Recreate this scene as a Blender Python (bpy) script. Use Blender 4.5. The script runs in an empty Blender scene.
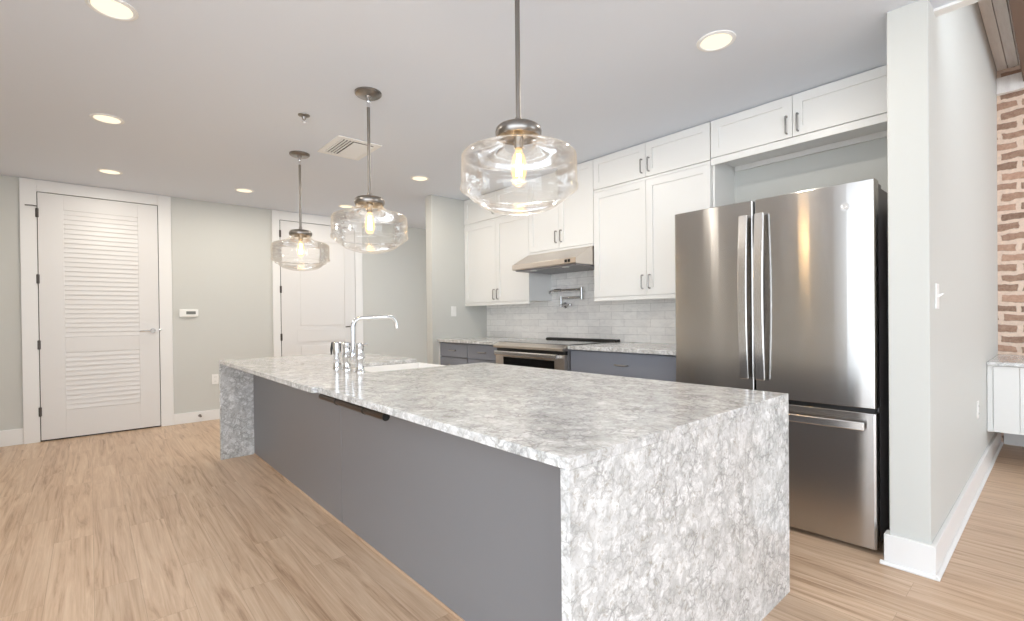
import bpy, bmesh, math, random
from mathutils import Vector, Matrix
random.seed(7)
SC = bpy.context.scene
COL = SC.collection
PI = math.pi

# ------------------------------------------------------------------ camera, world, exposure
CAM_H = 1.1503
def make_camera():
    f, cx, cy, yaw, pitch, roll = 482.74, 509.74, 320.19, -0.8550, -0.0062, -0.0109
    fw = Vector((math.sin(yaw)*math.cos(pitch), math.cos(yaw)*math.cos(pitch), math.sin(pitch)))
    r = Vector((math.cos(yaw), -math.sin(yaw), 0)); u = r.cross(fw)
    r2 = math.cos(roll)*r + math.sin(roll)*u
    u2 = -math.sin(roll)*r + math.cos(roll)*u
    cd = bpy.data.cameras.new('camera'); cam = bpy.data.objects.new('camera', cd); COL.objects.link(cam)
    cd.sensor_fit = 'HORIZONTAL'; cd.sensor_width = 36.0
    cd.lens = f/1024*36
    cd.shift_x = (512-cx)/1024; cd.shift_y = (cy-310.5)/1024
    cd.clip_start = 0.02
    m = Matrix(((r2.x, u2.x, -fw.x, 0), (r2.y, u2.y, -fw.y, 0), (r2.z, u2.z, -fw.z, CAM_H), (0, 0, 0, 1)))
    cam.matrix_world = m
    SC.camera = cam
make_camera()
W = bpy.data.worlds.new('daylight'); SC.world = W; W.use_nodes = True
W.node_tree.nodes['Background'].inputs[0].default_value = (0.84, 0.92, 1.0, 1)
W.node_tree.nodes['Background'].inputs[1].default_value = 4.5
SC.view_settings.view_transform = 'Standard'
SC.view_settings.look = 'None'
SC.view_settings.gamma = 1
SC.view_settings.use_curve_mapping = False
SC.view_settings.exposure = 0.1
SC.cycles.max_bounces = 12
SC.cycles.diffuse_bounces = 7
SC.cycles.transparent_max_bounces = 24
SC.cycles.sample_clamp_indirect = 6.0

# ------------------------------------------------------------------ materials
def srgb(r, g, b):
    def c(v):
        v /= 255.0
        return v/12.92 if v <= .04045 else ((v+.055)/1.055)**2.4
    return (c(r), c(g), c(b), 1)

def mat(name, col=(.8, .8, .8, 1), rough=.5, metal=0.0, spec=.5, emit=None, es=0, coat=0):
    m = bpy.data.materials.new(name); m.use_nodes = True
    b = m.node_tree.nodes['Principled BSDF']
    b.inputs['Base Color'].default_value = col
    b.inputs['Roughness'].default_value = rough
    b.inputs['Metallic'].default_value = metal
    b.inputs['Specular IOR Level'].default_value = spec
    if coat: b.inputs['Coat Weight'].default_value = coat
    if emit:
        b.inputs['Emission Color'].default_value = emit
        b.inputs['Emission Strength'].default_value = es
    return m

class NT:
    def __init__(s, m): s.t = m.node_tree; s.b = s.t.nodes['Principled BSDF']
    def n(s, ty, **k):
        x = s.t.nodes.new(ty)
        for a, v in k.items(): setattr(x, a, v)
        return x
    def l(s, a, b): s.t.links.new(a, b)
    def pos(s): return s.n('ShaderNodeNewGeometry').outputs['Position']
    def mapping(s, src, scale=(1, 1, 1), rot=(0, 0, 0), loc=(0, 0, 0)):
        m = s.n('ShaderNodeMapping'); s.l(src, m.inputs[0])
        m.inputs['Scale'].default_value = scale; m.inputs['Rotation'].default_value = rot; m.inputs['Location'].default_value = loc
        return m.outputs[0]
    def noise(s, vec, scale, detail=4, rough=.55, dist=0):
        x = s.n('ShaderNodeTexNoise'); s.l(vec, x.inputs['Vector'])
        x.inputs['Scale'].default_value = scale; x.inputs['Detail'].default_value = detail
        x.inputs['Roughness'].default_value = rough; x.inputs['Distortion'].default_value = dist
        return x
    def ramp(s, fac, stops):
        r = s.n('ShaderNodeValToRGB'); s.l(fac, r.inputs[0]); e = r.color_ramp.elements
        while len(e) < len(stops): e.new(.5)
        for q, (p, c) in zip(e, stops): q.position = p; q.color = c
        return r.outputs[0]
    def mix(s, fac, a, b, mode='MIX'):
        x = s.n('ShaderNodeMix', data_type='RGBA', blend_type=mode)
        if isinstance(fac, (int, float)): x.inputs[0].default_value = fac
        else: s.l(fac, x.inputs[0])
        for i, v in ((6, a), (7, b)):
            if isinstance(v, tuple): x.inputs[i].default_value = v
            else: s.l(v, x.inputs[i])
        return x.outputs[2]
    def math(s, op, a, b=0.0):
        x = s.n('ShaderNodeMath', operation=op)
        for i, v in ((0, a), (1, b)):
            if isinstance(v, (int, float)): x.inputs[i].default_value = v
            else: s.l(v, x.inputs[i])
        return x.outputs[0]
    def bump(s, h, strength=.2, dist=.01):
        x = s.n('ShaderNodeBump'); s.l(h, x.inputs['Height'])
        x.inputs['Strength'].default_value = strength; x.inputs['Distance'].default_value = dist
        s.l(x.outputs[0], s.b.inputs['Normal'])

def paint(name, col, rough=.6):
    m = mat(name, col, rough, spec=.3); t = NT(m)
    nz = t.noise(t.pos(), 180, 3)
    t.bump(nz.outputs['Fac'], .03, .002)
    return m

M = {}
M['wall'] = paint('wall_paint', srgb(203, 204, 200), .55)
M['ceil'] = paint('ceiling_paint', srgb(222, 228, 237), .7)
M['trim'] = mat('trim_white', srgb(232, 232, 231), .35)
M['door'] = mat('door_white', srgb(224, 223, 222), .4)
M['cab'] = mat('cabinet_white', srgb(232, 232, 230), .35)
M['base'] = mat('cabinet_blue_grey', srgb(134, 138, 148), .4)
M['isl'] = mat('island_grey', srgb(127, 127, 130), .34)
M['gap'] = mat('dark_gap', srgb(40, 38, 36), .7)
M['chrome'] = mat('chrome', (.82, .83, .85, 1), .08, 1)
M['pewter'] = mat('dark_chrome', (.48, .48, .49, 1), .12, 1)
M['nickel'] = mat('brushed_nickel', (.28, .26, .24, 1), .3, 1)
M['pull'] = mat('cabinet_pull_nickel', (.36, .35, .34, 1), .3, 1)
M['bronze'] = mat('dark_bronze', srgb(70, 58, 50), .3, .7)
M['black'] = mat('black_plastic', srgb(24, 23, 22), .4)
M['blackglass'] = mat('black_glass', srgb(14, 14, 14), .06)
M['plastic'] = mat('white_plastic', srgb(238, 238, 236), .35)
M['ceramic'] = mat('white_fireclay', srgb(245, 245, 244), .12, coat=.3)
M['darkside'] = mat('fridge_side_grey', srgb(128, 126, 128), .4)
M['lcd'] = mat('lcd_grey', srgb(120, 124, 122), .2)
M['hinge'] = mat('hinge_metal', srgb(88, 82, 78), .35, .8)

ROT = 0.25
def steel(name, col=(.56, .545, .53, 1), rough=.20, aniso=.95):
    m = mat(name, col, rough, 1); t = NT(m)
    uv = t.n('ShaderNodeUVMap'); uv.uv_map = 'UVMap'
    tg = t.n('ShaderNodeTangent', direction_type='UV_MAP'); tg.uv_map = 'UVMap'
    t.l(tg.outputs[0], t.b.inputs['Tangent'])
    t.b.inputs['Anisotropic'].default_value = aniso; t.b.inputs['Anisotropic Rotation'].default_value = ROT
    wav = t.noise(t.mapping(t.pos(), (2.2, 1, .3)), 1.6, 0)
    t.bump(wav.outputs['Fac'], .10, .02)
    return m
M['steel'] = steel('brushed_steel')
M['steel2'] = steel('brushed_steel_warm', (.62, .57, .52, 1), .3, .6)
M['bar'] = mat('polished_steel_bar', (.72, .71, .70, 1), .22, 1)

def quartz():
    m = mat('mottled_quartz', rough=.14, spec=.5); t = NT(m)
    p = t.pos()
    warp = t.noise(p, 16, 3, .6)
    sub = t.n('ShaderNodeVectorMath', operation='SUBTRACT'); t.l(warp.outputs['Color'], sub.inputs[0]); sub.inputs[1].default_value = (.5, .5, .5)
    sc = t.n('ShaderNodeVectorMath', operation='SCALE'); t.l(sub.outputs[0], sc.inputs[0]); sc.inputs['Scale'].default_value = .09
    ad = t.n('ShaderNodeVectorMath', operation='ADD'); t.l(p, ad.inputs[0]); t.l(sc.outputs[0], ad.inputs[1])
    q = ad.outputs[0]
    v = t.n('ShaderNodeTexVoronoi', feature='DISTANCE_TO_EDGE'); t.l(q, v.inputs['Vector']); v.inputs['Scale'].default_value = 22
    edge = t.ramp(v.outputs['Distance'], [(0, (0, 0, 0, 1)), (.06, (.55,)*3+(1,)), (.20, (1, 1, 1, 1))])
    v2 = t.n('ShaderNodeTexVoronoi', feature='DISTANCE_TO_EDGE'); t.l(q, v2.inputs['Vector']); v2.inputs['Scale'].default_value = 48
    edge2 = t.ramp(v2.outputs['Distance'], [(0, (.25,)*3+(1,)), (.14, (.9,)*3+(1,)), (.3, (1, 1, 1, 1))])
    big = t.noise(q, 6.5, 4, .6)
    bigr = t.ramp(big.outputs['Fac'], [(.36, (0, 0, 0, 1)), (.62, (1, 1, 1, 1))])
    fine = t.noise(q, 70, 5, .7)
    white = srgb(243, 243, 243); lg = srgb(208, 208, 207); dk = srgb(132, 132, 130); br = srgb(150, 141, 122)
    chip = t.n('ShaderNodeTexVoronoi', feature='F1'); t.l(q, chip.inputs['Vector']); chip.inputs['Scale'].default_value = 27
    cs = t.n('ShaderNodeSeparateColor'); t.l(chip.outputs['Color'], cs.inputs[0])
    cr = t.ramp(cs.outputs[0], [(.25, (0, 0, 0, 1)), (.70, (1, 1, 1, 1))])
    blend = t.math('ADD', t.math('MULTIPLY', cr, .62), t.math('MULTIPLY', bigr, .38))
    base = t.mix(blend, lg, white)
    veil = t.noise(q, 19, 5, .65)
    vr = t.ramp(veil.outputs['Fac'], [(.44, (1, 1, 1, 1)), (.56, (0, 0, 0, 1))])
    base = t.mix(t.math('MULTIPLY', vr, .5), base, srgb(190, 191, 191))
    # veins only in places
    vmask = t.ramp(t.noise(p, 9, 3).outputs['Fac'], [(.38, (1, 1, 1, 1)), (.66, (.15,)*3+(1,))])
    inv = t.math('MULTIPLY', t.math('SUBTRACT', 1.0, edge), vmask)
    c = t.mix(t.math('MULTIPLY', inv, .7), base, dk)
    inv2 = t.math('MULTIPLY', t.math('SUBTRACT', 1.0, edge2), vmask)
    c = t.mix(t.math('MULTIPLY', inv2, .5), c, dk)
    fr = t.ramp(fine.outputs['Fac'], [(.36, (1, 1, 1, 1)), (.46, (0, 0, 0, 1))])
    c = t.mix(t.math('MULTIPLY', fr, .5), c, br)
    t.l(c, t.b.inputs['Base Color'])
    return m
M['quartz'] = quartz()

def planks():
    m = mat('oak_plank_vinyl', rough=.38, spec=.35); t = NT(m)
    p = t.pos()
    br = t.n('ShaderNodeTexBrick'); t.l(p, br.inputs['Vector'])
    br.offset = .37; br.offset_frequency = 2
    br.inputs['Color1'].default_value = (0, 0, 0, 1); br.inputs['Color2'].default_value = (1, 1, 1, 1); br.inputs['Mortar'].default_value = (.5, .5, .5, 1)
    br.inputs['Scale'].default_value = 1; br.inputs['Mortar Size'].default_value = .0008; br.inputs['Mortar Smooth'].default_value = .2
    br.inputs['Brick Width'].default_value = 1.15; br.inputs['Row Height'].default_value = .155; br.inputs['Bias'].default_value = 0
    # per plank shift of the grain
    sx = t.n('ShaderNodeSeparateXYZ'); t.l(p, sx.inputs[0])
    rnd = t.math('MULTIPLY', br.outputs['Color'], 7.3)
    cb = t.n('ShaderNodeCombineXYZ'); t.l(t.math('ADD', sx.outputs[0], rnd), cb.inputs[0]); t.l(sx.outputs[1], cb.inputs[1]); t.l(rnd, cb.inputs[2])
    g = t.noise(t.mapping(cb.outputs[0], (.55, 9, 1)), 2.0, 6, .62, 1.6)
    g2 = t.noise(t.mapping(cb.outputs[0], (2, 90, 1)), 2.0, 4, .6)
    c = t.ramp(g.outputs['Fac'], [(.30, srgb(156, 124, 96)), (.45, srgb(199, 169, 141)), (.58, srgb(213, 186, 159)), (.75, srgb(224, 202, 178))])
    c = t.mix(.22, c, t.ramp(g2.outputs['Fac'], [(.3, srgb(160, 132, 106)), (.7, srgb(226, 206, 184))]))
    tone = t.ramp(br.outputs['Color'], [(0, (.90, .885, .87, 1)), (1, (1.0, 1.0, 1.0, 1))])
    c = t.mix(1.0, c, tone, 'MULTIPLY')
    c = t.mix(t.math('MULTIPLY', br.outputs['Fac'], .55), c, srgb(140, 116, 94))
    t.l(c, t.b.inputs['Base Color'])
    return m
M['floor'] = planks()

def tile():
    m = mat('marble_subway_tile', rough=.18); t = NT(m)
    sx = t.n('ShaderNodeSeparateXYZ'); t.l(t.pos(), sx.inputs[0])
    cb = t.n('ShaderNodeCombineXYZ'); t.l(sx.outputs[0], cb.inputs[0]); t.l(t.math('SUBTRACT', sx.outputs[2], .915), cb.inputs[1])
    br = t.n('ShaderNodeTexBrick'); t.l(cb.outputs[0], br.inputs['Vector'])
    br.offset = .5
    br.inputs['Color1'].default_value = srgb(248, 247, 245); br.inputs['Color2'].default_value = srgb(228, 227, 226); br.inputs['Mortar'].default_value = srgb(212, 211, 209)
    br.inputs['Scale'].default_value = 1; br.inputs['Mortar Size'].default_value = .0018; br.inputs['Mortar Smooth'].default_value = .1
    br.inputs['Brick Width'].default_value = .275; br.inputs['Row Height'].default_value = .0686; br.inputs['Bias'].default_value = -.35
    nz = t.noise(t.mapping(t.pos(), (1, 1, 2.2)), 7, 5, .65, 1.5)
    vein = t.ramp(nz.outputs['Fac'], [(.36, (.86, .86, .87, 1)), (.55, (1, 1, 1, 1))])
    c = t.mix(.7, br.outputs['Color'], vein, 'MULTIPLY')
    t.l(c, t.b.inputs['Base Color'])
    t.bump(t.math('SUBTRACT', 1.0, br.outputs['Fac']), .3, .002)
    return m
M['tile'] = tile()

def brick():
    m = mat('old_brick', rough=.9, spec=.1); t = NT(m)
    sx = t.n('ShaderNodeSeparateXYZ'); t.l(t.pos(), sx.inputs[0])
    wn = t.noise(t.pos(), 6, 4)
    off = t.math('MULTIPLY', t.math('SUBTRACT', wn.outputs['Fac'], .5), .075)
    cb = t.n('ShaderNodeCombineXYZ'); t.l(t.math('ADD', sx.outputs[0], off), cb.inputs[0]); t.l(t.math('ADD', sx.outputs[2], off), cb.inputs[1])
    br = t.n('ShaderNodeTexBrick'); t.l(cb.outputs[0], br.inputs['Vector']); br.offset = .5
    br.inputs['Color1'].default_value = srgb(122, 94, 78); br.inputs['Color2'].default_value = srgb(190, 150, 128); br.inputs['Mortar'].default_value = srgb(234, 211, 193)
    br.inputs['Scale'].default_value = 1; br.inputs['Mortar Size'].default_value = .020; br.inputs['Mortar Smooth'].default_value = .35
    br.inputs['Brick Width'].default_value = .25; br.inputs['Row Height'].default_value = .0875
    nz = t.noise(t.pos(), 30, 4, .7)
    c = t.mix(.25, br.outputs['Color'], t.ramp(nz.outputs['Fac'], [(.3, srgb(120, 100, 88)), (.7, srgb(236, 210, 188))]))
    t.l(c, t.b.inputs['Base Color'])
    t.bump(t.math('SUBTRACT', 1.0, br.outputs['Fac']), .6, .01)
    return m
M['brick'] = brick()

def wood_white():
    m = mat('weathered_ceiling_boards', rough=.7); t = NT(m)
    nz = t.noise(t.mapping(t.pos(), (14, 1.2, 3)), 2, 5, .6)
    c = t.ramp(nz.outputs['Fac'], [(.3, srgb(228, 222, 218)), (.7, srgb(246, 242, 238))])
    t.l(c, t.b.inputs['Base Color'])
    return m
M['board'] = wood_white()
M['darkwood'] = mat('dark_beam_wood', srgb(120, 98, 84), .7)

def glass(name, tint=(.995, .997, .997, 1), haze=.015):
    m = bpy.data.materials.new(name); m.use_nodes = True; t = m.node_tree
    t.nodes.remove(t.nodes['Principled BSDF'])
    out = t.nodes['Material Output']
    tr = t.nodes.new('ShaderNodeBsdfTransparent'); tr.inputs[0].default_value = tint
    gl = t.nodes.new('ShaderNodeBsdfGlossy'); gl.inputs['Roughness'].default_value = .04; gl.inputs['Color'].default_value = (1, 1, 1, 1)
    df = t.nodes.new('ShaderNodeBsdfTranslucent'); df.inputs[0].default_value = (.92, .93, .94, 1)
    lw = t.nodes.new('ShaderNodeLayerWeight'); lw.inputs['Blend'].default_value = .34
    nz = t.nodes.new('ShaderNodeTexNoise'); nz.inputs['Scale'].default_value = 9; nz.inputs['Detail'].default_value = 3
    bp = t.nodes.new('ShaderNodeBump'); bp.inputs['Strength'].default_value = .12; bp.inputs['Distance'].default_value = .01
    t.links.new(nz.outputs['Fac'], bp.inputs['Height']); t.links.new(bp.outputs[0], gl.inputs['Normal'])
    m1 = t.nodes.new('ShaderNodeMixShader'); m2 = t.nodes.new('ShaderNodeMixShader')
    pw = t.nodes.new('ShaderNodeMath'); pw.operation = 'POWER'; t.links.new(lw.outputs['Facing'], pw.inputs[0]); pw.inputs[1].default_value = 4
    ma = t.nodes.new('ShaderNodeMath'); ma.operation = 'MULTIPLY_ADD'; t.links.new(pw.outputs[0], ma.inputs[0]); ma.inputs[1].default_value = .35; ma.inputs[2].default_value = haze  # edge brightening put into the shader: whiter towards grazing angles
    t.links.new(ma.outputs[0], m1.inputs[0])
    t.links.new(tr.outputs[0], m1.inputs[1]); t.links.new(df.outputs[0], m1.inputs[2])
    mul = t.nodes.new('ShaderNodeMath'); mul.operation = 'MULTIPLY'; t.links.new(lw.outputs['Fresnel'], mul.inputs[0]); mul.inputs[1].default_value = .62
    t.links.new(mul.outputs[0], m2.inputs[0])
    t.links.new(m1.outputs[0], m2.inputs[1]); t.links.new(gl.outputs[0], m2.inputs[2])
    t.links.new(m2.outputs[0], out.inputs['Surface'])
    return m
M['glass'] = glass('clear_lamp_glass')
def emis(name, col, s):
    m = bpy.data.materials.new(name); m.use_nodes = True; t = m.node_tree
    t.nodes.remove(t.nodes['Principled BSDF'])
    e = t.nodes.new('ShaderNodeEmission'); e.inputs[0].default_value = col; e.inputs[1].default_value = s
    t.links.new(e.outputs[0], t.nodes['Material Output'].inputs['Surface'])
    return m
def bulb_glass():
    m = bpy.data.materials.new('glowing_bulb_glass'); m.use_nodes = True; t = m.node_tree
    t.nodes.remove(t.nodes['Principled BSDF'])
    e = t.nodes.new('ShaderNodeEmission'); e.inputs[0].default_value = (1, .60, .25, 1); e.inputs[1].default_value = 3.5
    tr = t.nodes.new('ShaderNodeBsdfTransparent'); tr.inputs[0].default_value = (1, .96, .88, 1)
    mx = t.nodes.new('ShaderNodeMixShader'); mx.inputs[0].default_value = .22
    t.links.new(tr.outputs[0], mx.inputs[1]); t.links.new(e.outputs[0], mx.inputs[2])
    t.links.new(mx.outputs[0], t.nodes['Material Output'].inputs['Surface'])
    return m
M['filament'] = emis('glowing_filament', (1, .62, .26, 1), 90)
M['bulb'] = bulb_glass()
M['led'] = emis('warm_downlight_lens', (1, .86, .62, 1), 1.3)

# ------------------------------------------------------------------ mesh helpers
def NB(): return bmesh.new()
def box(bm, x0, x1, y0, y1, z0, z1):
    vs = [bm.verts.new((x, y, z)) for z in (z0, z1) for y in (y0, y1) for x in (x0, x1)]
    fs = [(0, 2, 3, 1), (4, 5, 7, 6), (0, 1, 5, 4), (2, 6, 7, 3), (0, 4, 6, 2), (1, 3, 7, 5)]
    return [bm.faces.new([vs[i] for i in f]) for f in fs]
def prism(bm, pts, a0, a1, axis='Z'):
    """closed outline pts (2-D) pushed along axis from a0 to a1"""
    def P(p, a):
        return {'Z': (p[0], p[1], a), 'X': (a, p[0], p[1]), 'Y': (p[0], a, p[1])}[axis]
    lo = [bm.verts.new(P(p, a0)) for p in pts]; hi = [bm.verts.new(P(p, a1)) for p in pts]
    n = len(pts); bm.faces.new(lo); bm.faces.new(hi[::-1])
    for i in range(n): bm.faces.new((lo[i], lo[(i+1) % n], hi[(i+1) % n], hi[i]))
def frame_of(d):
    d = d.normalized(); a = Vector((0, 0, 1)) if abs(d.z) < .9 else Vector((1, 0, 0))
    u = d.cross(a).normalized(); return u, d.cross(u).normalized()
def tube(bm, path, r, seg=14, caps=True):
    path = [Vector(p) for p in path]; n = len(path)
    rs = r if isinstance(r, (list, tuple)) else [r]*n
    rings = []; u = None
    for i, p in enumerate(path):
        d = (path[min(i+1, n-1)]-path[max(i-1, 0)])
        if u is None: u, v = frame_of(d)
        else:
            dn = d.normalized(); u = (u - dn*u.dot(dn)).normalized(); v = dn.cross(u)
        rings.append([bm.verts.new(p + rs[i]*(math.cos(2*PI*k/seg)*u + math.sin(2*PI*k/seg)*v)) for k in range(seg)])
    for a, b in zip(rings, rings[1:]):
        for k in range(seg): bm.faces.new((a[k], a[(k+1) % seg], b[(k+1) % seg], b[k]))
    if caps: bm.faces.new(rings[0][::-1]); bm.faces.new(rings[-1])
def lathe(bm, prof, c=(0, 0, 0), seg=48, axis='Z', close=False):
    """prof: (r, h) pairs turned about axis through c"""
    c = Vector(c); rings = []
    for r, h in prof:
        ring = []
        for k in range(seg if r > 1e-6 else 1):
            a = 2*PI*k/seg; x, y = r*math.cos(a), r*math.sin(a)
            q = {'Z': (x, y, h), 'Y': (x, h, y), 'X': (h, x, y)}[axis]
            ring.append(bm.verts.new(c+Vector(q)))
        rings.append(ring)
    pairs = list(zip(rings, rings[1:]))
    if close: pairs.append((rings[-1], rings[0]))
    for a, b in pairs:
        if len(a) == 1 and len(b) == 1: continue
        for k in range(seg):
            k2 = (k+1) % seg
            if len(a) == 1: bm.faces.new((a[0], b[k2], b[k]))
            elif len(b) == 1: bm.faces.new((a[k], a[k2], b[0]))
            else: bm.faces.new((a[k], a[k2], b[k2], b[k]))
def fillet(pts, rads, n=8):
    """round the inner corners of a polyline"""
    pts = [Vector(p) for p in pts]; out = [pts[0]]
    for i in range(1, len(pts)-1):
        r = rads[i-1]; a = (pts[i-1]-pts[i]).normalized(); b = (pts[i+1]-pts[i]).normalized()
        ang = a.angle(b); t = r/math.tan(ang/2); p0 = pts[i]+a*t; p1 = pts[i]+b*t
        cdir = (a+b).normalized(); cen = pts[i]+cdir*(r/math.sin(ang/2))
        v0 = p0-cen; v1 = p1-cen
        for k in range(n+1):
            f = k/n; th = v0.angle(v1); s = math.sin(th)
            out.append(cen + v0*(math.sin((1-f)*th)/s) + v1*(math.sin(f*th)/s))
    out.append(pts[-1]); return out
def obj(name, bm, m, parent=None, bevel=0, smooth=False, uv=None, loc=None):
    """link bm (in world coordinates) as ONE mesh object, under parent or on its own"""
    bmesh.ops.recalc_face_normals(bm, faces=bm.faces)
    if uv:
        L = bm.loops.layers.uv.new('UVMap'); a, b = uv
        for f in bm.faces:
            for lp in f.loops: lp[L].uv = (lp.vert.co[a], lp.vert.co[b])
    o_ = Vector(parent.location) if parent is not None else Vector(loc or (0, 0, 0))
    if parent is not None and parent.parent is not None: o_ = o_ + Vector(parent.parent.location)
    if o_.length: bmesh.ops.translate(bm, verts=bm.verts, vec=-o_)
    me = bpy.data.meshes.new(name); bm.to_mesh(me); bm.free()
    me.materials.append(m)
    if smooth:
        for p in me.polygons: p.use_smooth = True
    o = bpy.data.objects.new(name, me); COL.objects.link(o)
    if parent is not None: o.parent = parent
    elif loc: o.location = loc
    if bevel:
        b = o.modifiers.new('bevel', 'BEVEL'); b.width = bevel; b.segments = 2; b.limit_method = 'ANGLE'; b.angle_limit = .7
    if smooth:
        try:
            ang = o.modifiers.new('edges', 'EDGE_SPLIT'); ang.split_angle = .7
        except Exception: pass
    return o
def tag(o, label, cat, group=None):
    o['label'] = label; o['category'] = cat
    if group: o['group'] = group
    return o
def thing(name, label, cat, loc, group=None):
    o = bpy.data.objects.new(name, None); COL.objects.link(o); o.location = loc
    o.empty_display_size = .1
    return tag(o, label, cat, group)
def struct(name, bm, m, parent=None, bevel=0, **k):
    o = obj(name, bm, m, parent, bevel, **k)
    if parent is None: o['kind'] = 'structure'
    return o
def dup(root, loc, label, group=None):
    def cp(o, par):
        c = o.copy(); COL.objects.link(c)
        if par is not None: c.parent = par
        for ch in o.children: cp(ch, c)
        return c
    r = cp(root, None); r.location = loc; r['label'] = label
    if group: r['group'] = group
    return r
def b1(*a):
    bm = NB(); box(bm, *a); return bm

# ------------------------------------------------------------------ key dimensions
XB = -6.475          # wall with the two doors
H = 2.52             # kitchen ceiling
YW = 3.65            # cabinet wall
XS = -4.61           # stub wall face
YU = 3.317           # front of the upper cabinets
XP0, XP1, YP = -0.530, -0.385, 2.755   # long pier wall beside the fridge
YBR = 6.0            # brick wall
HB = 3.25            # timber ceiling

# ------------------------------------------------------------------ the setting
bm = NB(); box(bm, XB-.15, 4.0, -2.6, 6.3, -.06, 0); struct('floor', bm, M['floor'])
bm = NB(); box(bm, XB-.15, 4.0, -1.72, 2.89, H, H+.10); box(bm, XB-.15, XP0-.001, 2.89, 4.9, H, H+.10); struct('ceiling', bm, M['ceil'])
bm = NB(); box(bm, XP1, 4.0, 2.89, 2.95, H-.012, H+.10); struct('trim_1', bm, M['trim'])
struct('wall_back', b1(XB-.12, XB, -2.6, 4.9, 0, H), M['wall'])
struct('wall_left_blocker', b1(XB-.12, -1.5, -1.72, -1.6, 0, H), M['wall'])  # unseen wall added to keep daylight off the far end
bm = NB()
for a, b, c, e in ((.55, 3.5, 0, HB+.3), (5.7, 6.3, 0, HB+.3), (3.5, 5.7, 0, .6), (3.5, 5.7, 3.1, HB+.3)): box(bm, 4.0, 4.12, a, b, c, e)
struct('wall_right_blocker', bm, M['wall'])  # unseen wall added to cut side light, openings shaped to let daylight in
struct('wall_hall', b1(XB, XS-.12, 4.78, 4.9, 0, H), M['wall'])
struct('wall_kitchen', b1(XS-.12, XP0, YW, YW+.12, 0, H), M['wall'])
struct('wall_partition', b1(XS-.12, XS, 2.871, YW, 0, H), M['wall'], bevel=.003)
bm = NB(); prism(bm, [(YP, 0), (YBR, 0), (YBR, HB+.06), (2.955, HB+.06), (2.955, H), (YP, H)], XP0, XP1, 'X'); struct('wall_pier', bm, M['wall'], bevel=.004)
struct('wall_brick', b1(XP0, 4.0, YBR, YBR+.2, 0, HB+.3), M['brick'])
bm = NB()
x = XP1
while x < 4.0:
    box(bm, x+.003, x+.064, 2.95, YBR, HB, HB+.03); x += .067
box(bm, XP1, 4.0, 2.95, YBR, HB+.03, HB+.06)
struct('ceiling_timber', bm, M['board'])
struct('trim_2', b1(XP1, 4.0, YBR-.06, YBR, 3.03, 3.17), M['board'], bevel=.006)
struct('beam_timber', b1(-.225, -.15, 2.96, YBR-.06, 3.08, HB), M['darkwood'], bevel=.006)
# backsplash
struct('wall_backsplash', b1(XS, -1.63, YW-.012, YW, .90, 1.80), M['tile'])

# baseboards
def baseboard(name, x0, x1, y0, y1, h, side):
    bm = NB(); box(bm, x0, x1, y0, y1, 0, h)
    return struct(name, bm, M['trim'], bevel=.004)
baseboard('baseboard_back_left', XB, XB+.016, -2.6, -.487, .15, 0)
baseboard('baseboard_back_middle', XB, XB+.016, .687, 1.72, .118, 0)
baseboard('baseboard_back_right', XB, XB+.016, 2.89, 4.78, .118, 0)
bm = NB()
box(bm, XP0-.018, XP1+.018, YP-.018, YP, 0, .14); box(bm, XP1, XP1+.018, YP-.0, YBR, 0, .14); box(bm, XP0-.018, XP0, YP, 2.80, 0, .14)
prism(bm, [(YP-.018, 0), (YP-.033, 0), (YP-.032, .008), (YP-.025, .016), (YP-.018, .018)], XP0-.032, XP1+.033, 'X')
prism(bm, [(XP1+.018, 0), (XP1+.033, 0), (XP1+.032, .008), (XP1+.025, .016), (XP1+.018, .018)], YP-.033, YBR, 'Y')
struct('baseboard_pier', bm, M['trim'], bevel=.003)
struct('baseboard_brick', b1(XP1+.034, 4.0, YBR-.018, YBR, 0, .11), M['trim'], bevel=.003)

# casings
def casing(name, y0, y1, yi0, yi1, zi):
    bm = NB(); t = .022
    box(bm, XB, XB+t, y0, yi0, 0, H-.002); box(bm, XB, XB+t, yi1, y1, 0, H-.002); box(bm, XB, XB+t, yi0, yi1, zi, H-.002)
    o = struct(name, bm, M['trim'], bevel=.003)
    return o
casing('trim_3', -.487, .687, -.372, .572, 2.405)
casing('trim_4', 1.72, 2.89, 1.808, 2.785, 2.405)

def lever(parent, yrose, z, ydir, m):
    bm = NB(); x = XB+.03
    lathe(bm, [(0, x+.012), (.022, x+.012), (.026, x+.006), (.026, x-.002), (0, x-.002)], (0, yrose, z), 24, 'X')
    tube(bm, fillet([(x, yrose, z), (x+.05, yrose, z), (x+.055, yrose+ydir*.12, z-.006)], [.014], 6), [.009]*3+[.008]*7, 10)
    obj('handle', bm, m, parent, smooth=True)
def hinge(parent, y, z):
    bm = NB(); tube(bm, [(XB+.026, y, z-.045), (XB+.026, y, z+.045)], .008, 10); box(bm, XB+.020, XB+.0245, y-.012, y+.012, z-.042, z+.042)
    return obj('hinge', bm, M['hinge'], parent)
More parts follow.
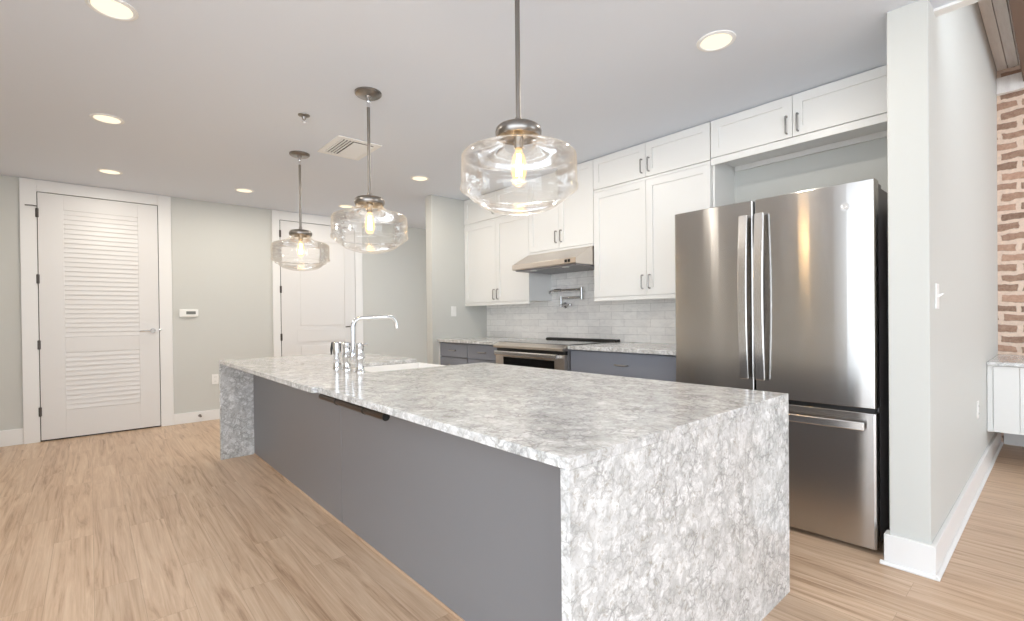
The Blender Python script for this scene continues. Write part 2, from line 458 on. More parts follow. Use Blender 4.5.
# louvred door
d = struct('door_1', b1(XB+.001, XB+.008, -.372, .572, .002, 2.405), M['gap'])
bm = NB(); xf = XB+.022; xk = XB+.009
y0, y1, z0, z1 = -.366, .566, .014, 2.398
Lu = (-.185, .395, 1.0, 2.25); Ll = (-.185, .395, .285, .85)
box(bm, xk, xf, y0, Lu[0], z0, z1); box(bm, xk, xf, Lu[1], y1, z0, z1)
box(bm, xk, xf, Lu[0], Lu[1], z0, Ll[2]); box(bm, xk, xf, Lu[0], Lu[1], Ll[3], Lu[2]); box(bm, xk, xf, Lu[0], Lu[1], Lu[3], z1)
obj('leaf', bm, M['door'], d, bevel=.002)
for nm, (a, b, c, e), n in (('upper_louver', Lu, 27), ('lower_louver', Ll, 12)):
    bm = NB(); st = (e-c)/n
    for i in range(n):
        z = c+st*i
        prism(bm, [(xk, z+st*.05), (xk, z+st*1.02), (xf-.006, z+st*1.02), (xf+.001, z+st*.16), (xf+.001, z+st*.03)], a, b, 'Y')
    obj(nm, bm, M['door'], d)
for z in (2.20, 1.566, .933, .29): hinge(d, -.370, z)
bm = NB(); tube(bm, [(XB+.03, -.37, 2.262), (XB+.05, -.40, 2.262), (XB+.034, -.45, 2.262)], .005, 8); obj('hinge_pin_stop', bm, M['hinge'], d)
lever(d, .512, 1.05, -1, M['chrome'])
bm = NB(); lathe(bm, [(0, XB+.040), (.010, XB+.038), (.012, XB+.023), (0, XB+.023)], (0, .575, 1.06), 16, 'X'); obj('strike_plate', bm, M['chrome'], d, smooth=True)
# two panel door
d = struct('door_2', b1(XB+.001, XB+.008, 1.808, 2.785, .002, 2.405), M['gap'])
bm = NB(); y0, y1 = 1.816, 2.778
U = (2.0, 2.63, 1.02, 2.17); Lw = (2.0, 2.63, .26, .86)
box(bm, xk, xf, y0, U[0], z0, z1); box(bm, xk, xf, U[1], y1, z0, z1)
for a, b in ((z0, Lw[2]), (Lw[3], U[2]), (U[3], z1)): box(bm, xk, xf, U[0], U[1], a, b)
obj('leaf', bm, M['door'], d, bevel=.002)
for a in (U, Lw):
    bm = NB(); box(bm, xk, XB+.014, a[0], a[1], a[2], a[3]); box(bm, xk, XB+.019, a[0]+.05, a[1]-.05, a[2]+.05, a[3]-.05)
    obj('panel', bm, M['door'], d, bevel=.003)
for z in (2.23, 1.53, .93, .29): hinge(d, 1.812, z)
lever(d, 2.735, 1.05, -1, M['hinge'])

# ------------------------------------------------------------------ island
ZT = .8226; TH = .028
Xn, Xf = -.750, -4.590; Yn0, Yf0 = .828, .800; Yb_n, Yb_f = 2.175, 1.985
SX0, SX1 = -3.43, -2.785      # sink opening
isl = thing('island_countertop', 'long white and grey mottled quartz worktop with waterfall ends on the kitchen island', 'countertop', (-2.7, 1.5, 0))
bm = NB()
SY0 = 1.30
arc = [(-2.395+.02*math.sin(a), Yf0+.014-.014*math.cos(a)) for a in [k*PI/12 for k in range(7)]]
out = [(Xf, Yf0)] + arc + [(-2.375, Yn0), (Xn, Yn0), (Xn, Yb_n), (SX1, Yb_n), (SX1, SY0), (SX0, SY0), (SX0, Yb_f), (Xf, Yb_f)]
prism(bm, out, ZT-TH, ZT)
obj('top_slab', bm, M['quartz'], isl, bevel=.002)
obj('waterfall_panel', b1(Xn-TH, Xn, Yn0, Yb_n, 0, ZT-TH), M['quartz'], isl, bevel=.0015)
obj('waterfall_panel', b1(Xf, Xf+TH, Yf0, Yb_f, 0, ZT-TH), M['quartz'], isl, bevel=.0015)
ic = thing('island_cabinet', 'grey panelled cabinet body under the mottled quartz island top', 'cabinet', (-2.7, 1.5, 0))
YC = 1.050
bm = NB(); box(bm, Xf+TH+.001, SX0-.02, YC+.02, Yb_f-.03, .0, ZT-TH-.001); box(bm, SX0-.02, SX1+.02, YC+.02, 1.28, 0, ZT-TH-.001)
box(bm, SX0-.02, SX1+.02, 1.28, Yb_f-.03, 0, .54); box(bm, SX1+.02, Xn-TH-.001, YC+.02, Yb_n-.03, .0, ZT-TH-.001)
obj('carcass', bm, M['isl'], ic)
obj('back_panel', b1(Xf+TH+.001, -2.654, YC, YC+.019, .004, ZT-TH-.001), M['isl'], ic, bevel=.0015)
obj('back_panel', b1(-2.650, Xn-TH-.001, YC, YC+.019, .004, ZT-TH-.001), M['isl'], ic, bevel=.0015)
bm = NB(); box(bm, Xf+TH+.001, Xn-TH-.001, YC-.004, YC, 0, .012); o = obj('base_strip', bm, M['floor'], ic)
o['label'] = 'thin wood-coloured strip along the floor'
# drawer fronts on the working side (mostly out of sight)
for a, b in ((Xf+TH+.01, -3.48), (-2.76, -1.9), (-1.88, -.80)):
    yb = Yb_f if a < -3.4 else Yb_n
    bm = NB(); box(bm, a, b, yb-.03, yb-.012, .10, ZT-.05); obj('cabinet_front', bm, M['isl'], ic, bevel=.002)

# dark tube under the overhang
bm = NB(); tube(bm, [(-2.37, .845, .776), (-1.70, .845, .776)], .0145, 20)
r_ = obj('tubular_rail', bm, M['bronze'], None, smooth=True, loc=(-2.05, .845, .776)); tag(r_, 'dark bronze tubular rail fixed under the front edge of the island worktop', 'rail')
for x in (-2.17, -1.88):
    bm = NB(); tube(bm, [(x-.006, .845, .776), (x+.006, .845, .776)], .0165, 20); box(bm, x-.005, x+.005, .839, .851, .788, ZT-TH-.0005)
    obj('bracket', bm, M['black'], r_)
bm = NB(); tube(bm, [(-1.7005, .845, .776), (-1.693, .845, .776)], .0155, 20); obj('end_cap', bm, M['black'], r_)

# sink
sk = thing('farmhouse_sink', 'white apron front sink set into the island worktop behind the faucet', 'sink', (-3.115, 1.7, .56))
bm = NB(); x0, x1, y0, y1, zt, zb, w = SX0+.002, SX1-.002, SY0+.002, Yb_f+.03, ZT-TH-.0005, .56, .022
o4 = [(x0, y0), (x1, y0), (x1, y1), (x0, y1)]; i4 = [(x0+w, y0+w), (x1-w, y0+w), (x1-w, y1-w), (x0+w, y1-w)]
def ring4(pts, z): return [bm.verts.new((a, b, z)) for a, b in pts]
rr = [ring4(o4, zb), ring4(o4, zt), ring4(i4, zt), ring4(i4, zb+.03)]
bm.faces.new(rr[0][::-1]); bm.faces.new(rr[3])
for A, B in zip(rr, rr[1:]):
    for k in range(4): bm.faces.new((A[k], A[(k+1) % 4], B[(k+1) % 4], B[k]))
obj('basin', bm, M['ceramic'], sk, bevel=.006)
bm = NB(); lathe(bm, [(0, .004), (.035, .004), (.043, .0), (.043, -.002)], (-3.115, 1.66, zb+.031), 24); obj('drain', bm, M['chrome'], sk, smooth=True)

# bridge faucet
FX, FY = -2.935, 1.245
fc = thing('bridge_faucet', 'tall chrome two-handle bridge faucet with square-arched spout on the island beside the sink', 'faucet', (FX, FY, ZT))
for nm, fx in (('left', FX-.10), ('right', FX+.10)):
    bm = NB()
    lathe(bm, [(0, ZT), (.034, ZT), (.034, ZT+.006), (.027, ZT+.012), (.0235, ZT+.03), (.0235, ZT+.07), (.029, ZT+.078), (.029, ZT+.10), (.0225, ZT+.108), (.0225, ZT+.15), (.025, ZT+.156), (.025, ZT+.172), (.014, ZT+.18), (0, ZT+.18)], (fx, FY, 0), 24)
    v = obj('valve_column', bm, M['chrome'], fc, smooth=True)
    bm = NB(); s = -1 if nm == 'left' else 1
    tube(bm, [(fx, FY, ZT+.165), (fx+s*.055, FY+.012, ZT+.172)], [.006, .005], 10)
    lathe(bm, [(0, -.010), (.007, -.008), (.010, 0), (.007, .008), (0, .010)], (fx+s*.06, FY+.013, ZT+.1725), 14)
    obj('lever_handle', bm, M['chrome'], v, smooth=True)
bm = NB(); tube(bm, [(FX-.10, FY, ZT+.09), (FX+.10, FY, ZT+.09)], .0135, 16)
lathe(bm, [(0, ZT+.068), (.018, ZT+.07), (.022, ZT+.085), (.022, ZT+.115), (.015, ZT+.128), (.013, ZT+.145), (0, ZT+.145)], (FX, FY, 0), 20)
obj('bridge', bm, M['chrome'], fc, smooth=True)
bm = NB()
tube(bm, fillet([(FX, FY, ZT+.12), (FX, FY, 1.152), (FX, FY+.292, 1.162), (FX, FY+.304, 1.085)], [.055, .05], 10), .0135, 16)
obj('spout', bm, M['chrome'], fc, smooth=True)
# side sprayer
sp = thing('side_sprayer', 'chrome side sprayer with dark trigger standing left of the bridge faucet', 'sprayer', (-3.118, 1.214, ZT))
bm = NB(); lathe(bm, [(0, ZT), (.030, ZT), (.030, ZT+.006), (.025, ZT+.014), (.023, ZT+.06), (.026, ZT+.066), (.026, ZT+.075), (0, ZT+.075)], (-3.118, 1.214, 0), 24); obj('holder', bm, M['chrome'], sp, smooth=True)
bm = NB(); lathe(bm, [(0, ZT+.075), (.020, ZT+.075), (.024, ZT+.11), (.028, ZT+.15), (.028, ZT+.172), (.018, ZT+.18), (0, ZT+.18)], (-3.118, 1.214, 0), 24); obj('spray_head', bm, M['chrome'], sp, smooth=True)
bm = NB(); tube(bm, [(-3.118, 1.209, ZT+.172), (-3.131, 1.190, ZT+.172), (-3.136, 1.184, ZT+.13), (-3.136, 1.184, ZT+.095)], [.008, .009, .007, .004], 10); obj('trigger', bm, M['black'], sp, smooth=True)

# ------------------------------------------------------------------ cabinets
def shaker(name, parent, x0, x1, z0, z1, yf, m, th=.02, rail=.055, flat=False):
    """door or drawer front facing -Y with its face at yf"""
    bm = NB()
    if flat: box(bm, x0, x1, yf, yf+th, z0, z1)
    else:
        r = rail
        box(bm, x0, x0+r, yf, yf+th, z0, z1); box(bm, x1-r, x1, yf, yf+th, z0, z1)
        box(bm, x0+r, x1-r, yf, yf+th, z0, z0+r); box(bm, x0+r, x1-r, yf, yf+th, z1-r, z1)
        box(bm, x0+r, x1-r, yf+.010, yf+th, z0+r, z1-r)
    return obj(name, bm, m, parent, bevel=.0012 if flat else 0)
def pull(parent, x, z, yf, L=.105, vertical=True, m=None):
    bm = NB(); h = L/2
    if vertical: pts = [(x, yf+.001, z-h), (x, yf-.026, z-h), (x, yf-.026, z+h), (x, yf+.001, z+h)]
    else: pts = [(x-h, yf+.001, z), (x-h, yf-.026, z), (x+h, yf-.026, z), (x+h, yf+.001, z)]
    tube(bm, fillet(pts, [.010, .010], 4), .0055, 8)
    return obj('handle', bm, m or M['pull'], parent, smooth=True)
def upper(name, label, x0, x1, z0, z1, doors, pulls_at, rail_to=None, group=None, tp=None):
    t = thing(name, label, 'cabinet', ((x0+x1)/2, YW, z0), group)
    bm = NB(); box(bm, x0+.001, x1-.001, YU+.021, YW-.0005, z0+.0, z1)
    if tp: box(bm, x0+.001, x1-.001, YU+.003, YU+.021, tp+.003, z1)
    obj('body', bm, M['cab'], t)
    g = .0018
    for i, (a, b) in enumerate(doors):
        d = shaker('door', t, a+g, b-g, z0+.004, z1-.004 if tp is None else tp, YU, M['cab'])
        px = b-.032 if i == 0 else a+.032
        pull(d, px, pulls_at, YU)
    if rail_to is not None:
        bm = NB(); box(bm, x0+.001, x1-.001, YU-.004, YU+.02, rail_to, z0-.001)
        obj('light_rail', bm, M['cab'], t, bevel=.002)
    return t
CG = 'white shaker wall cabinets'
upper('wall_cabinet', 'tall white two-door wall cabinet left of the range hood', -4.608, -3.512, 1.315, 2.224, [(-4.608, -4.03), (-4.03, -3.512)], 1.40, 1.283, CG, 2.203)
upper('wall_cabinet', 'short white wall cabinet at the ceiling left of the range hood', -4.608, -3.512, 2.225, H-.003, [(-4.608, -4.03), (-4.03, -3.512)], 2.33, None, CG)
t = upper('wall_cabinet', 'white wall cabinet directly above the range hood', -3.510, -2.690, 1.785, H-.003, [(-3.510, -3.10), (-3.10, -2.690)], 1.90, 1.765, CG)
upper('wall_cabinet', 'tall white two-door wall cabinet between range hood and refrigerator', -2.688, -1.640, 1.312, 2.241, [(-2.688, -2.165), (-2.165, -1.640)], 1.42, 1.280, CG, 2.219)
upper('wall_cabinet', 'short white wall cabinet at the ceiling between hood and refrigerator', -2.688, -1.640, 2.242, H-.003, [(-2.688, -2.165), (-2.165, -1.640)], 2.335, None, CG)
t = upper('wall_cabinet', 'long low white wall cabinet over the refrigerator alcove', -1.636, XP0-.003, 2.252, H-.003, [(-1.636, -1.111), (-1.111, XP0-.02)], 2.335, None, CG)
obj('bottom_rail', b1(-1.636, XP0-.003, YU+.002, YU+.022, 2.205, 2.251), M['cab'], t, bevel=.002)
obj('back_rail', b1(-1.606, XP0-.003, YW-.02, YW-.0005, 2.215, 2.251), M['cab'], t, bevel=.002)
rp = obj('refrigerator_side_panel', b1(-1.636, -1.618, YU+.023, YW-.0005, 0, 2.251), M['cab'], None, bevel=.001); tag(rp, 'tall white side panel closing the left of the refrigerator alcove', 'panel')

YB = 2.95; YCT = 2.92; ZC = .915
def base(name, label, x0, x1, fronts, pulls):
    t = thing(name, label, 'cabinet', ((x0+x1)/2, 3.3, 0))
    bm = NB(); box(bm, x0, x1, YB+.021, YW-.002, .09, ZC-.031); obj('body', bm, M['base'], t)
    obj('toe_kick', b1(x0, x1, YB+.07, YW-.002, 0, .09), M['gap'], t)
    for (a, b, c, e) in fronts:
        d = shaker('drawer', t, a, b, c, e, YB, M['base'], flat=True)
        bm = NB(); xm = (a+b)/2; zm = (c+e)/2 if e-c < .22 else e-.08; h = .055
        tube(bm, fillet([(xm-h, YB+.001, zm), (xm-h, YB-.024, zm), (xm+h, YB-.024, zm), (xm+h, YB+.001, zm)], [.012, .012], 4), .0055, 8)
        obj('handle', bm, M['pull'], d, smooth=True)
    return t
dz = [(.73, .872), (.42, .722), (.10, .412)]
base('base_cabinet', 'blue-grey base cabinet with two columns of drawers left of the range', -4.585, -3.555, [(a, b, c, e) for a, b in ((-4.58, -4.075), (-4.065, -3.56)) for c, e in dz], 0)
base('base_cabinet', 'blue-grey base cabinet with one wide drawer column between range and refrigerator', -2.645, -1.640, [(-2.64, -1.645, c, e) for c, e in [(.70, .875), (.40, .692), (.10, .392)]], 0)
o = obj('filler_strip', b1(-4.609, -4.586, YB, YB+.02, 0, ZC-.031), M['cab'], None); tag(o, 'narrow white filler strip between partition wall and left base cabinet', 'filler strip')
o = obj('kitchen_countertop', b1(-4.609, -3.552, YCT, YW-.0125, ZC-.03, ZC), M['quartz'], None, bevel=.002); tag(o, 'mottled quartz countertop on the drawer cabinet left of the range', 'countertop')
o = obj('kitchen_countertop', b1(-2.648, -1.640, YCT, YW-.0125, ZC-.03, ZC), M['quartz'], None, bevel=.002); tag(o, 'mottled quartz countertop on the wide drawer cabinet right of the range', 'countertop')

# range
rx0, rx1, ry = -3.545, -2.655, 2.885
rg = thing('kitchen_range', 'stainless steel slide-in range with black glass top between the base cabinets', 'range', ((rx0+rx1)/2, 3.3, 0))
obj('body', b1(rx0, rx1, ry+.05, YW-.02, .03, .885), M['darkside'], rg)
obj('cooktop', b1(rx0, rx1, ry+.055, YW-.075, .886, ZC+.006), M['blackglass'], rg, bevel=.002)
bm = NB(); prism(bm, [(ry+.054, ZC+.004), (ry+.054, .868), (ry-.010, .868), (ry-.014, .876), (ry-.014, .892)], rx0, rx1, 'X'); obj('control_panel', bm, M['steel2'], rg, bevel=.003, uv=(0, 2))
obj('door_gap', b1(rx0+.004, rx1-.004, ry+.03, ry+.05, .836, .868), M['black'], rg)
dr = obj('oven_door', b1(rx0+.006, rx1-.006, ry+.012, ry+.048, .25, .836), M['steel2'], rg, bevel=.003, uv=(0, 2))
obj('oven_window', b1(rx0+.12, rx1-.12, ry+.009, ry+.013, .38, .785), M['blackglass'], dr)
bm = NB(); zh = .822
box(bm, rx0+.05, rx1-.05, ry-.048, ry-.024, zh-.020, zh+.020)
for x in (rx0+.06, rx1-.09): box(bm, x, x+.03, ry-.03, ry+.012, zh-.018, zh+.018)
obj('handle', bm, M['bar'], dr, bevel=.006)
obj('storage_drawer', b1(rx0+.006, rx1-.006, ry+.014, ry+.048, .06, .242), M['steel2'], rg, bevel=.003, uv=(0, 2))
bm = NB(); prism(bm, [(YW-.074, ZC), (YW-.013, ZC), (YW-.013, ZC+.022), (YW-.06, ZC+.022), (YW-.074, ZC+.012)], rx0, rx1, 'X'); obj('back_vent', bm, M['black'], rg, bevel=.002)

# hood
hx0, hx1 = -3.505, -2.695
hd = thing('range_hood', 'stainless under-cabinet range hood above the range', 'range hood', ((hx0+hx1)/2, YW, 1.6))
bm = NB(); prism(bm, [(YW-.013, 1.600), (3.095, 1.600), (3.085, 1.606), (3.085, 1.650), (3.30, 1.762), (YW-.013, 1.762)], hx0, hx1, 'X')
obj('canopy', bm, M['steel2'], hd, bevel=.002, uv=(0, 2))
bm = NB(); box(bm, hx0+.02, hx1-.02, 3.115, YW-.05, 1.588, 1.600); obj('filter', bm, M['darkside'], hd)
for k in range(2):
    bm = NB(); box(bm, hx1-.125+k*.036, hx1-.098+k*.036, 3.081, 3.086, 1.615, 1.640); obj('switch', bm, M['black'], hd, bevel=.001)
for x in (hx0+.2, hx1-.2):
    bm = NB(); lathe(bm, [(0, 1.583), (.03, 1.583), (.034, 1.588)], (x, 3.18, 0), 20); obj('lamp_lens', bm, M['ceramic'], hd)

# pot filler
pfx, pfz = -3.325, 1.265
pf = thing('pot_filler', 'chrome wall mounted folding pot filler faucet on the marble tile', 'faucet', (pfx, YW-.012, pfz))
yt = YW-.012
bm = NB(); lathe(bm, [(0, yt), (.032, yt), (.032, yt-.008), (.018, yt-.014), (.015, yt-.07), (0, yt-.07)], (pfx, 0, pfz), 24, 'Y')
tube(bm, [(pfx, yt-.06, pfz-.018), (pfx, yt-.06, pfz+.085)], .013, 14); obj('wall_mount', bm, M['pewter'], pf, smooth=True)
bm = NB(); tube(bm, [(pfx, yt-.06, pfz), (pfx+.12, yt-.065, pfz)], [.010, .012], 12); lathe(bm, [(0, -.012), (.018, -.010), (.020, 0), (.018, .012), (0, .014)], (pfx+.125, yt-.065, pfz), 14); obj('valve_handle', bm, M['pewter'], pf, smooth=True)
bm = NB(); tube(bm, [(pfx-.01, yt-.06, pfz+.072), (pfx+.27, yt-.06, pfz+.072)], .010, 14); tube(bm, [(pfx+.27, yt-.06, pfz+.05), (pfx+.27, yt-.06, pfz+.168)], .016, 14); obj('lower_arm', bm, M['pewter'], pf, smooth=True)
bm = NB(); tube(bm, [(pfx+.27, yt-.06, pfz+.148), (pfx-.02, yt-.10, pfz+.148), (pfx-.085, yt-.11, pfz+.148), (pfx-.105, yt-.113, pfz+.138), (pfx-.107, yt-.113, pfz+.115)], [.010, .010, .010, .011, .010], 14)
tube(bm, [(pfx+.03, yt-.094, pfz+.148), (pfx-.05, yt-.104, pfz+.148)], .017, 14); obj('upper_arm', bm, M['pewter'], pf, smooth=True)

# ------------------------------------------------------------------ refrigerator
fx0, fx1, fyd, fy1 = -1.622, -.586, 2.80, 3.60
xm = -1.138
fr = thing('refrigerator', 'stainless steel french door refrigerator with bottom freezer drawer', 'refrigerator', ((fx0+fx1)/2, 3.2, 0))
obj('case', b1(fx0+.008, fx1-.006, fyd+.085, fy1, .03, 1.765), M['darkside'], fr, bevel=.004)
for x in (fx0+.06, fx1-.06):
    for y in (2.95, 3.5):
        bm = NB(); lathe(bm, [(0, 0), (.02, 0), (.02, .031), (0, .031)], (x, y, 0), 12); obj('leveling_foot', bm, M['black'], fr)
obj('toe_grille', b1(fx0+.02, fx1-.02, fyd+.05, fyd+.09, .012, .06), M['black'], fr)
obj('gasket', b1(fx0+.012, fx1-.012, fyd+.066, fyd+.086, .05, 1.76), M['black'], fr)
def fdoor(name, a, b, c, e):
    bm = NB()
    n = 10; pts = [(a, fyd+.066), (a, fyd+.006)]
    for k in range(n+1):
        f = k/n; pts.append((a+(b-a)*f*.98+(b-a)*.01, fyd-.006*math.sin(PI*f)))
    pts += [(b, fyd+.006), (b, fyd+.066)]
    prism(bm, pts, c, e, 'Z')
    return obj(name, bm, M['steel'], fr, bevel=.003, uv=(0, 2))
dl = fdoor('door', fx0, xm-.004, .695, 1.788)
dr_ = fdoor('door', xm+.004, fx1, .695, 1.788)
fz = fdoor('freezer_drawer', fx0, fx1, .024, .672)
obj('drawer_gap', b1(fx0+.01, fx1-.01, fyd+.03, fyd+.07, .672, .695), M['black'], fr)
bm = NB(); box(bm, fx1-.10, fx1-.008, fyd+.02, fyd+.16, 1.766, 1.784); obj('hinge_cover', bm, M['darkside'], fr, bevel=.004)
bm = NB(); box(bm, fx0+.008, fx0+.10, fyd+.02, fyd+.16, 1.766, 1.784); obj('hinge_cover', bm, M['darkside'], fr, bevel=.004)
def fhandle(parent, xc):
    bm = NB(); n = 20; z0, z1 = .79, 1.705; w = .024
    pts = []
    for k in range(n+1):
        f = k/n; pts.append((fyd-.042-.020*math.sin(PI*f), z0+(z1-z0)*f))
    back = [(y+.013, z) for y, z in pts[::-1]]
    prism(bm, pts+back, xc-w, xc+w, 'X')
    h = obj('handle', bm, M['bar'], parent, bevel=.004)
    for z in (z0+.03, z1-.03):
        obj('handle_bracket', b1(xc-.018, xc+.018, fyd-.034, fyd+.002, z-.03, z+.03), M['chrome'], h, bevel=.003)
fhandle(dl, -1.180); fhandle(dr_, -1.094)
bm = NB(); n = 20; za = .612; pts = []
for k in range(n+1):
    f = k/n; pts.append((fx0+.04+(fx1-fx0-.08)*f, fyd-.042-.014*math.sin(PI*f)))
prism(bm, pts+[(x, y+.013) for x, y in pts[::-1]], za-.020, za+.020, 'Z'); h = obj('handle', bm, M['bar'], fz, bevel=.004)
for x in (fx0+.07, fx1-.07): obj('handle_bracket', b1(x-.03, x+.03, fyd-.034, fyd+.002, za-.015, za+.015), M['chrome'], h, bevel=.003)
# round maker's badge: a ring with a looped script mark
bm = NB(); bx, bz = -.705, 1.672
lathe(bm, [(0, fyd-.0045), (.017, fyd-.0045), (.0172, fyd-.0065), (.0200, fyd-.0065), (.0200, fyd-.001), (0, fyd-.001)], (bx, 0, bz), 32, 'Y')
tube(bm, [(bx-.009+.006*math.cos(a), fyd-.0055, bz+.006*math.sin(a)) for a in [k*PI/8 for k in range(3, 16)]]+[(bx-.001, fyd-.0055, bz-.001)], .0011, 6)
tube(bm, [(bx+.007+.0055*math.cos(a), fyd-.0055, bz+.003+.0035*math.sin(a)) for a in [k*PI/8 for k in range(2, 13)]], .0011, 6)
tube(bm, [(bx+.007+.0055*math.cos(a), fyd-.0055, bz-.004+.0045*math.sin(a)) for a in [k*PI/8 for k in range(4, 16)]], .0011, 6)
obj('badge', bm, M['bar'], dr_, smooth=True)

# ------------------------------------------------------------------ pendants
def pendant(x, y, zc, label):
    """zc = underside of the metal cap"""
    t = thing('pendant_light', label, 'pendant light', (x, y, zc), 'pendant lights over the island')
    bm = NB(); lathe(bm, [(0, H), (.079, H), (.079, H-.010), (.070, H-.018), (.020, H-.021), (.014, H-.034), (0, H-.034)], (x, y, 0), 32); obj('canopy', bm, M['nickel'], t, smooth=True)
    bm = NB(); lathe(bm, [(.010, 0), (.013, .004), (.013, .014), (.010, .018), (.006, .018), (.006, 0)], (x, y, H-.062), 14, close=True); tube(bm, [(x, y, H-.05), (x, y, H-.03)], .005, 8); tube(bm, [(x, y, H-.09), (x, y, H-.06)], .010, 12); obj('swivel', bm, M['chrome'], t, smooth=True)
    bm = NB(); tube(bm, [(x, y, H-.085), (x, y, zc+.065)], .0095, 16); tube(bm, [(x, y, zc+.045), (x, y, zc+.078)], [.015, .012], 16); obj('rod', bm, M['nickel'], t, smooth=True)
    bm = NB(); lathe(bm, [(0, zc+.050), (.060, zc+.048), (.078, zc+.043), (.087, zc+.034), (.090, zc+.022), (.088, zc+.008), (.083, zc+.001), (.079, zc+.001), (.080, zc+.016), (.070, zc+.034), (.0, zc+.038)], (x, y, 0), 40); obj('cap', bm, M['nickel'], t, smooth=True)
    prof = [(.076, .012), (.079, -.004), (.090, -.018), (.118, -.036), (.160, -.050), (.196, -.060), (.214, -.066), (.221, -.074), (.223, -.086), (.224, -.185), (.228, -.190), (.228, -.198), (.222, -.204), (.203, -.207), (.198, -.213), (.197, -.224), (.190, -.230), (.176, -.234), (.168, -.243), (.150, -.258), (.120, -.272), (.08, -.282), (.04, -.287), (0, -.288)]
    inner = [(max(r-.003, 0), h+.003 if r < .2 and h < -.2 else h) for r, h in prof]; inner[-1] = (0, -.285)
    bm = NB(); lathe(bm, prof+inner[::-1], (x, y, zc), 64); obj('glass_shade', bm, M['glass'], t, smooth=True)
    bm = NB(); lathe(bm, [(0, .04), (.018, .04), (.018, -.035), (.014, -.042), (0, -.042)], (x, y, zc), 20); obj('socket', bm, M['nickel'], t, smooth=True)
    bm = NB(); lathe(bm, [(.012, -.040), (.013, -.05), (.024, -.075), (.029, -.105), (.029, -.135), (.022, -.160), (.008, -.172), (0, -.173)], (x, y, zc), 28); b = obj('bulb', bm, M['bulb'], t, smooth=True)
    bm = NB()
    for k in range(6):
        a = k*PI/3; tube(bm, [(x+.006*math.cos(a), y+.006*math.sin(a), zc-.062), (x+.012*math.cos(a+.3), y+.012*math.sin(a+.3), zc-.145)], .0018, 6)
    obj('filament', bm, M['filament'], b)
    ld = bpy.data.lights.new('pendant_glow', 'POINT'); ld.energy = 1.2; ld.color = (1, .74, .45); ld.shadow_soft_size = .03
    lo = bpy.data.objects.new('pendant_glow', ld); COL.objects.link(lo); lo.parent = t; lo.location = (0, 0, -.11)
    return t
pendant(-4.15, 1.325, 1.840, 'smallest-looking glass pendant light, hanging farthest along the island near the doors')
pendant(-2.768, 1.29, 1.838, 'middle clear glass pendant light of the row, hanging above the faucet')
pendant(-1.385, 1.260, 1.843, 'largest-looking glass pendant light, hanging over the near half of the island')

# ------------------------------------------------------------------ ceiling fixtures
def downlight(x, y, label):
    t = thing('recessed_light', label, 'recessed light', (x, y, H), 'recessed ceiling lights')
    bm = NB(); lathe(bm, [(.072, H-.0005), (.092, H-.0005), (.091, H-.005), (.078, H-.009), (.072, H-.006)], (x, y, 0), 40, close=True); obj('trim_ring', bm, M['plastic'], t, smooth=True)
    bm = NB(); lathe(bm, [(0, H-.004), (.0725, H-.004), (.0725, H-.001), (0, H-.001)], (x, y, 0), 40); obj('lens', bm, M['led'], t)
    ld = bpy.data.lights.new('downlight', 'AREA'); ld.shape = 'DISK'; ld.size = .13; ld.energy = 7.5; ld.color = (1, .92, .81)
    lo = bpy.data.objects.new('downlight', ld); COL.objects.link(lo); lo.parent = t; lo.location = (0, 0, -.012)
    return t
downlight(-2.722, .09, 'recessed ceiling light at the top edge of the picture, nearest in the door-side row')
downlight(-4.235, .105, 'recessed ceiling light second in the row leading to the louvered door')
downlight(-5.71, .154, 'recessed ceiling light directly before the louvered door')
downlight(-5.674, 1.246, 'recessed ceiling light before the wall between the two doors')
downlight(-4.134, 2.452, 'recessed ceiling light before the partition wall end')
downlight(-5.72, 2.363, 'recessed ceiling light half hidden by the middle pendant')
downlight(-2.64, 2.42, 'recessed ceiling light directly behind the metal cap of the near pendant')
downlight(-1.14, 2.377, 'recessed ceiling light in front of the cabinet over the refrigerator')

vt = thing('ceiling_vent', 'white square ceiling air vent beside the middle pendant', 'vent', (-3.765, 1.585, H))
vx0, vx1, vy0, vy1 = -3.99, -3.54, 1.41, 1.76
bm = NB(); w = .045; a0, a1 = H-.008, H-.0005
box(bm, vx0, vx0+w, vy0, vy1, a0, a1); box(bm, vx1-w, vx1, vy0, vy1, a0, a1); box(bm, vx0+w, vx1-w, vy0, vy0+w, a0, a1); box(bm, vx0+w, vx1-w, vy1-w, vy1, a0, a1); obj('frame', bm, M['plastic'], vt, bevel=.002)
obj('duct_opening', b1(vx0+w, vx1-w, vy0+w, vy1-w, H-.002, H-.0005), M['gap'], vt)
bm = NB(); yq = vy0+w
ymid = vy0+w+.10
for k in range(4):
    y = yq+.004+k*.024
    prism(bm, [(y, H-.004), (y+.004, H-.004), (y+.009, H-.012), (y+.007, H-.013)], vx0+w, vx1-w, 'X')
x = vx0+w+.004
while x < vx1-w-.02:
    prism(bm, [(x+.019, H-.003), (x+.006, H-.003), (x-.002, H-.012), (x, H-.013)], ymid+.004, vy1-w, 'Y'); x += .024
obj('louver', bm, M['plastic'], vt)

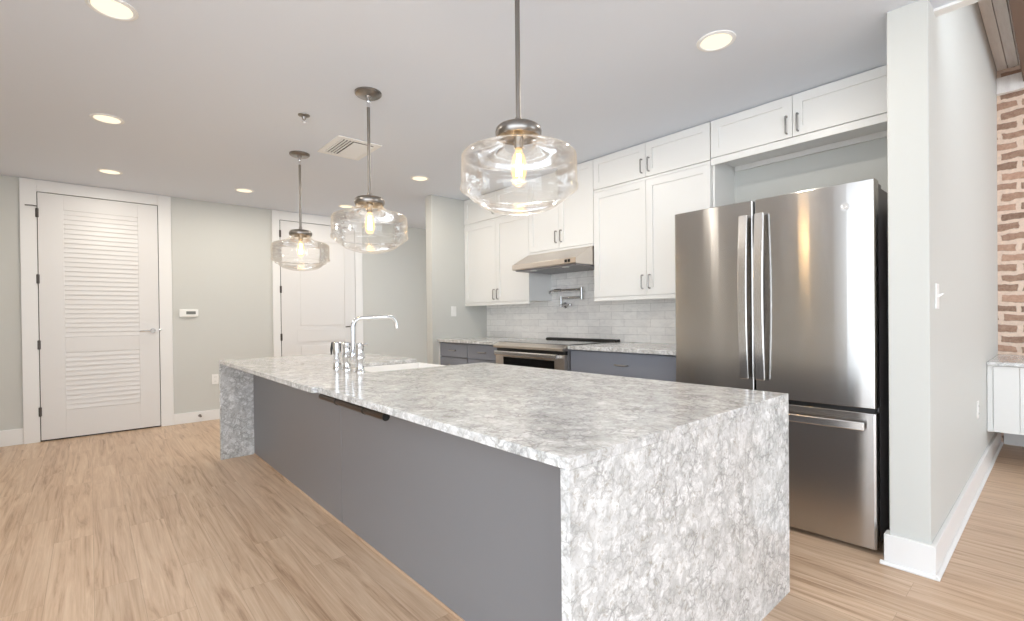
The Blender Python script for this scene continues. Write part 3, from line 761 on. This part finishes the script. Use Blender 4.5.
sk_ = thing('fire_sprinkler', 'small chrome sprinkler head on the ceiling between pendant and vent', 'sprinkler', (-3.345, 1.10, H))
bm = NB(); lathe(bm, [(0, H-.0005), (.038, H-.0005), (.037, H-.004), (.015, H-.012), (.010, H-.03), (0, H-.03)], (-3.345, 1.10, 0), 28); obj('escutcheon', bm, M['nickel'], sk_, smooth=True)
bm = NB(); lathe(bm, [(0, H-.048), (.016, H-.047), (.016, H-.045), (0, H-.044)], (-3.345, 1.10, 0), 16)
for s in (-1, 1): tube(bm, [(-3.345+s*.008, 1.10, H-.028), (-3.345+s*.009, 1.10, H-.038), (-3.345, 1.10, H-.046)], .002, 6)
obj('deflector', bm, M['chrome'], sk_)

# ------------------------------------------------------------------ wall fittings
th = thing('thermostat', 'white thermostat with grey display on the wall beside the louvered door', 'thermostat', (XB, .84, 1.235))
obj('housing', b1(XB, XB+.022, .752, .930, 1.193, 1.278), M['plastic'], th, bevel=.006)
obj('display', b1(XB+.022, XB+.0235, .815, .905, 1.222, 1.256), M['lcd'], th)
def plate(name, label, cat, c, n, kind, w=.058, hh=.095):
    """n: +1 faces +X ; wall fitting with its centre at c"""
    t = thing(name, label, cat, c); x, y, z = c
    obj('cover_plate', b1(x, x+.006, y-w/2-.006, y+w/2+.006, z-hh/2-.010, z+hh/2+.010), M['plastic'], t, bevel=.002)
    if kind == 'switch':
        bm = NB(); prism(bm, [(x+.006, z-.033), (x+.010, z-.033), (x+.007, z), (x+.0125, z+.033), (x+.006, z+.033)], y-.016, y+.016, 'Y'); obj('rocker', bm, M['plastic'], t)
    elif kind == 'toggle':
        bm = NB(); prism(bm, [(x+.006, z-.006), (x+.026, z+.008), (x+.026, z+.014), (x+.006, z+.008)], y-.004, y+.004, 'Y'); obj('toggle', bm, M['plastic'], t)
    else:
        for s in (-1, 1):
            bm = NB(); lathe(bm, [(0, x+.008), (.015, x+.008), (.016, x+.005), (0, x+.005)], (0, y, z+s*.024), 20, 'X'); f = obj('socket_face', bm, M['plastic'], t)
            bm = NB()
            for q in (-.006, .006): box(bm, x+.008, x+.0085, y+q-.0012, y+q+.0012, z+s*.024-.005, z+s*.024+.005)
            obj('slot', bm, M['gap'], f)
    return t
plate('wall_outlet', 'white outlet low on the back wall beside the far end of the island', 'outlet', (XB, 1.09, .47), 1, 'outlet')
plate('light_switch', 'white light switch on the partition wall above the left countertop', 'switch', (XS, 3.155, 1.225), 1, 'switch')
plate('light_switch', 'white toggle light switch near the corner of the pier wall by the refrigerator', 'switch', (XP1, 2.92, 1.225), 1, 'toggle')
plate('wall_outlet', 'white outlet low on the pier wall before the floating cabinet', 'outlet', (XP1, 4.46, .50), 1, 'outlet')
bm = NB(); tube(bm, [(XB+.016, .93, .07), (XB+.075, .93, .07)], [.006, .006], 10); lathe(bm, [(0, XB+.016), (.016, XB+.016), (.014, XB+.022), (0, XB+.022)], (0, .93, .07), 14, 'X'); lathe(bm, [(0, XB+.09), (.010, XB+.088), (.011, XB+.074), (0, XB+.074)], (0, .93, .07), 14, 'X')
o = obj('door_stop', bm, M['nickel'], None, smooth=True, loc=(XB+.016, .93, .07)); tag(o, 'small metal door stop on the baseboard right of the louvered door', 'door stop')

# floating cabinet by the brick wall
cx0, cx1, cy0 = XP1+.003, 1.6, 5.05
fcab = thing('floating_cabinet', 'long white low cabinet before the brick wall beside the pier wall', 'cabinet', ((cx0+cx1)/2, 5.5, .255))
obj('body', b1(cx0, cx1, cy0+.02, YBR-.02, .258, .752), M['cab'], fcab)
obj('filler', b1(cx0, cx0+.030, cy0+.006, cy0+.02, .258, .752), M['cab'], fcab)
x = cx0+.033
while x < cx1-.1:
    shaker('door', fcab, x, min(x+.134, cx1), .262, .748, cy0, M['cab'], flat=True); x += .136
o = obj('cabinet_top', b1(cx0, cx1+.01, cy0-.02, YBR-.001, .753, .780), M['quartz'], None, bevel=.002); tag(o, 'mottled stone top on the low white cabinet at the brick wall', 'countertop')
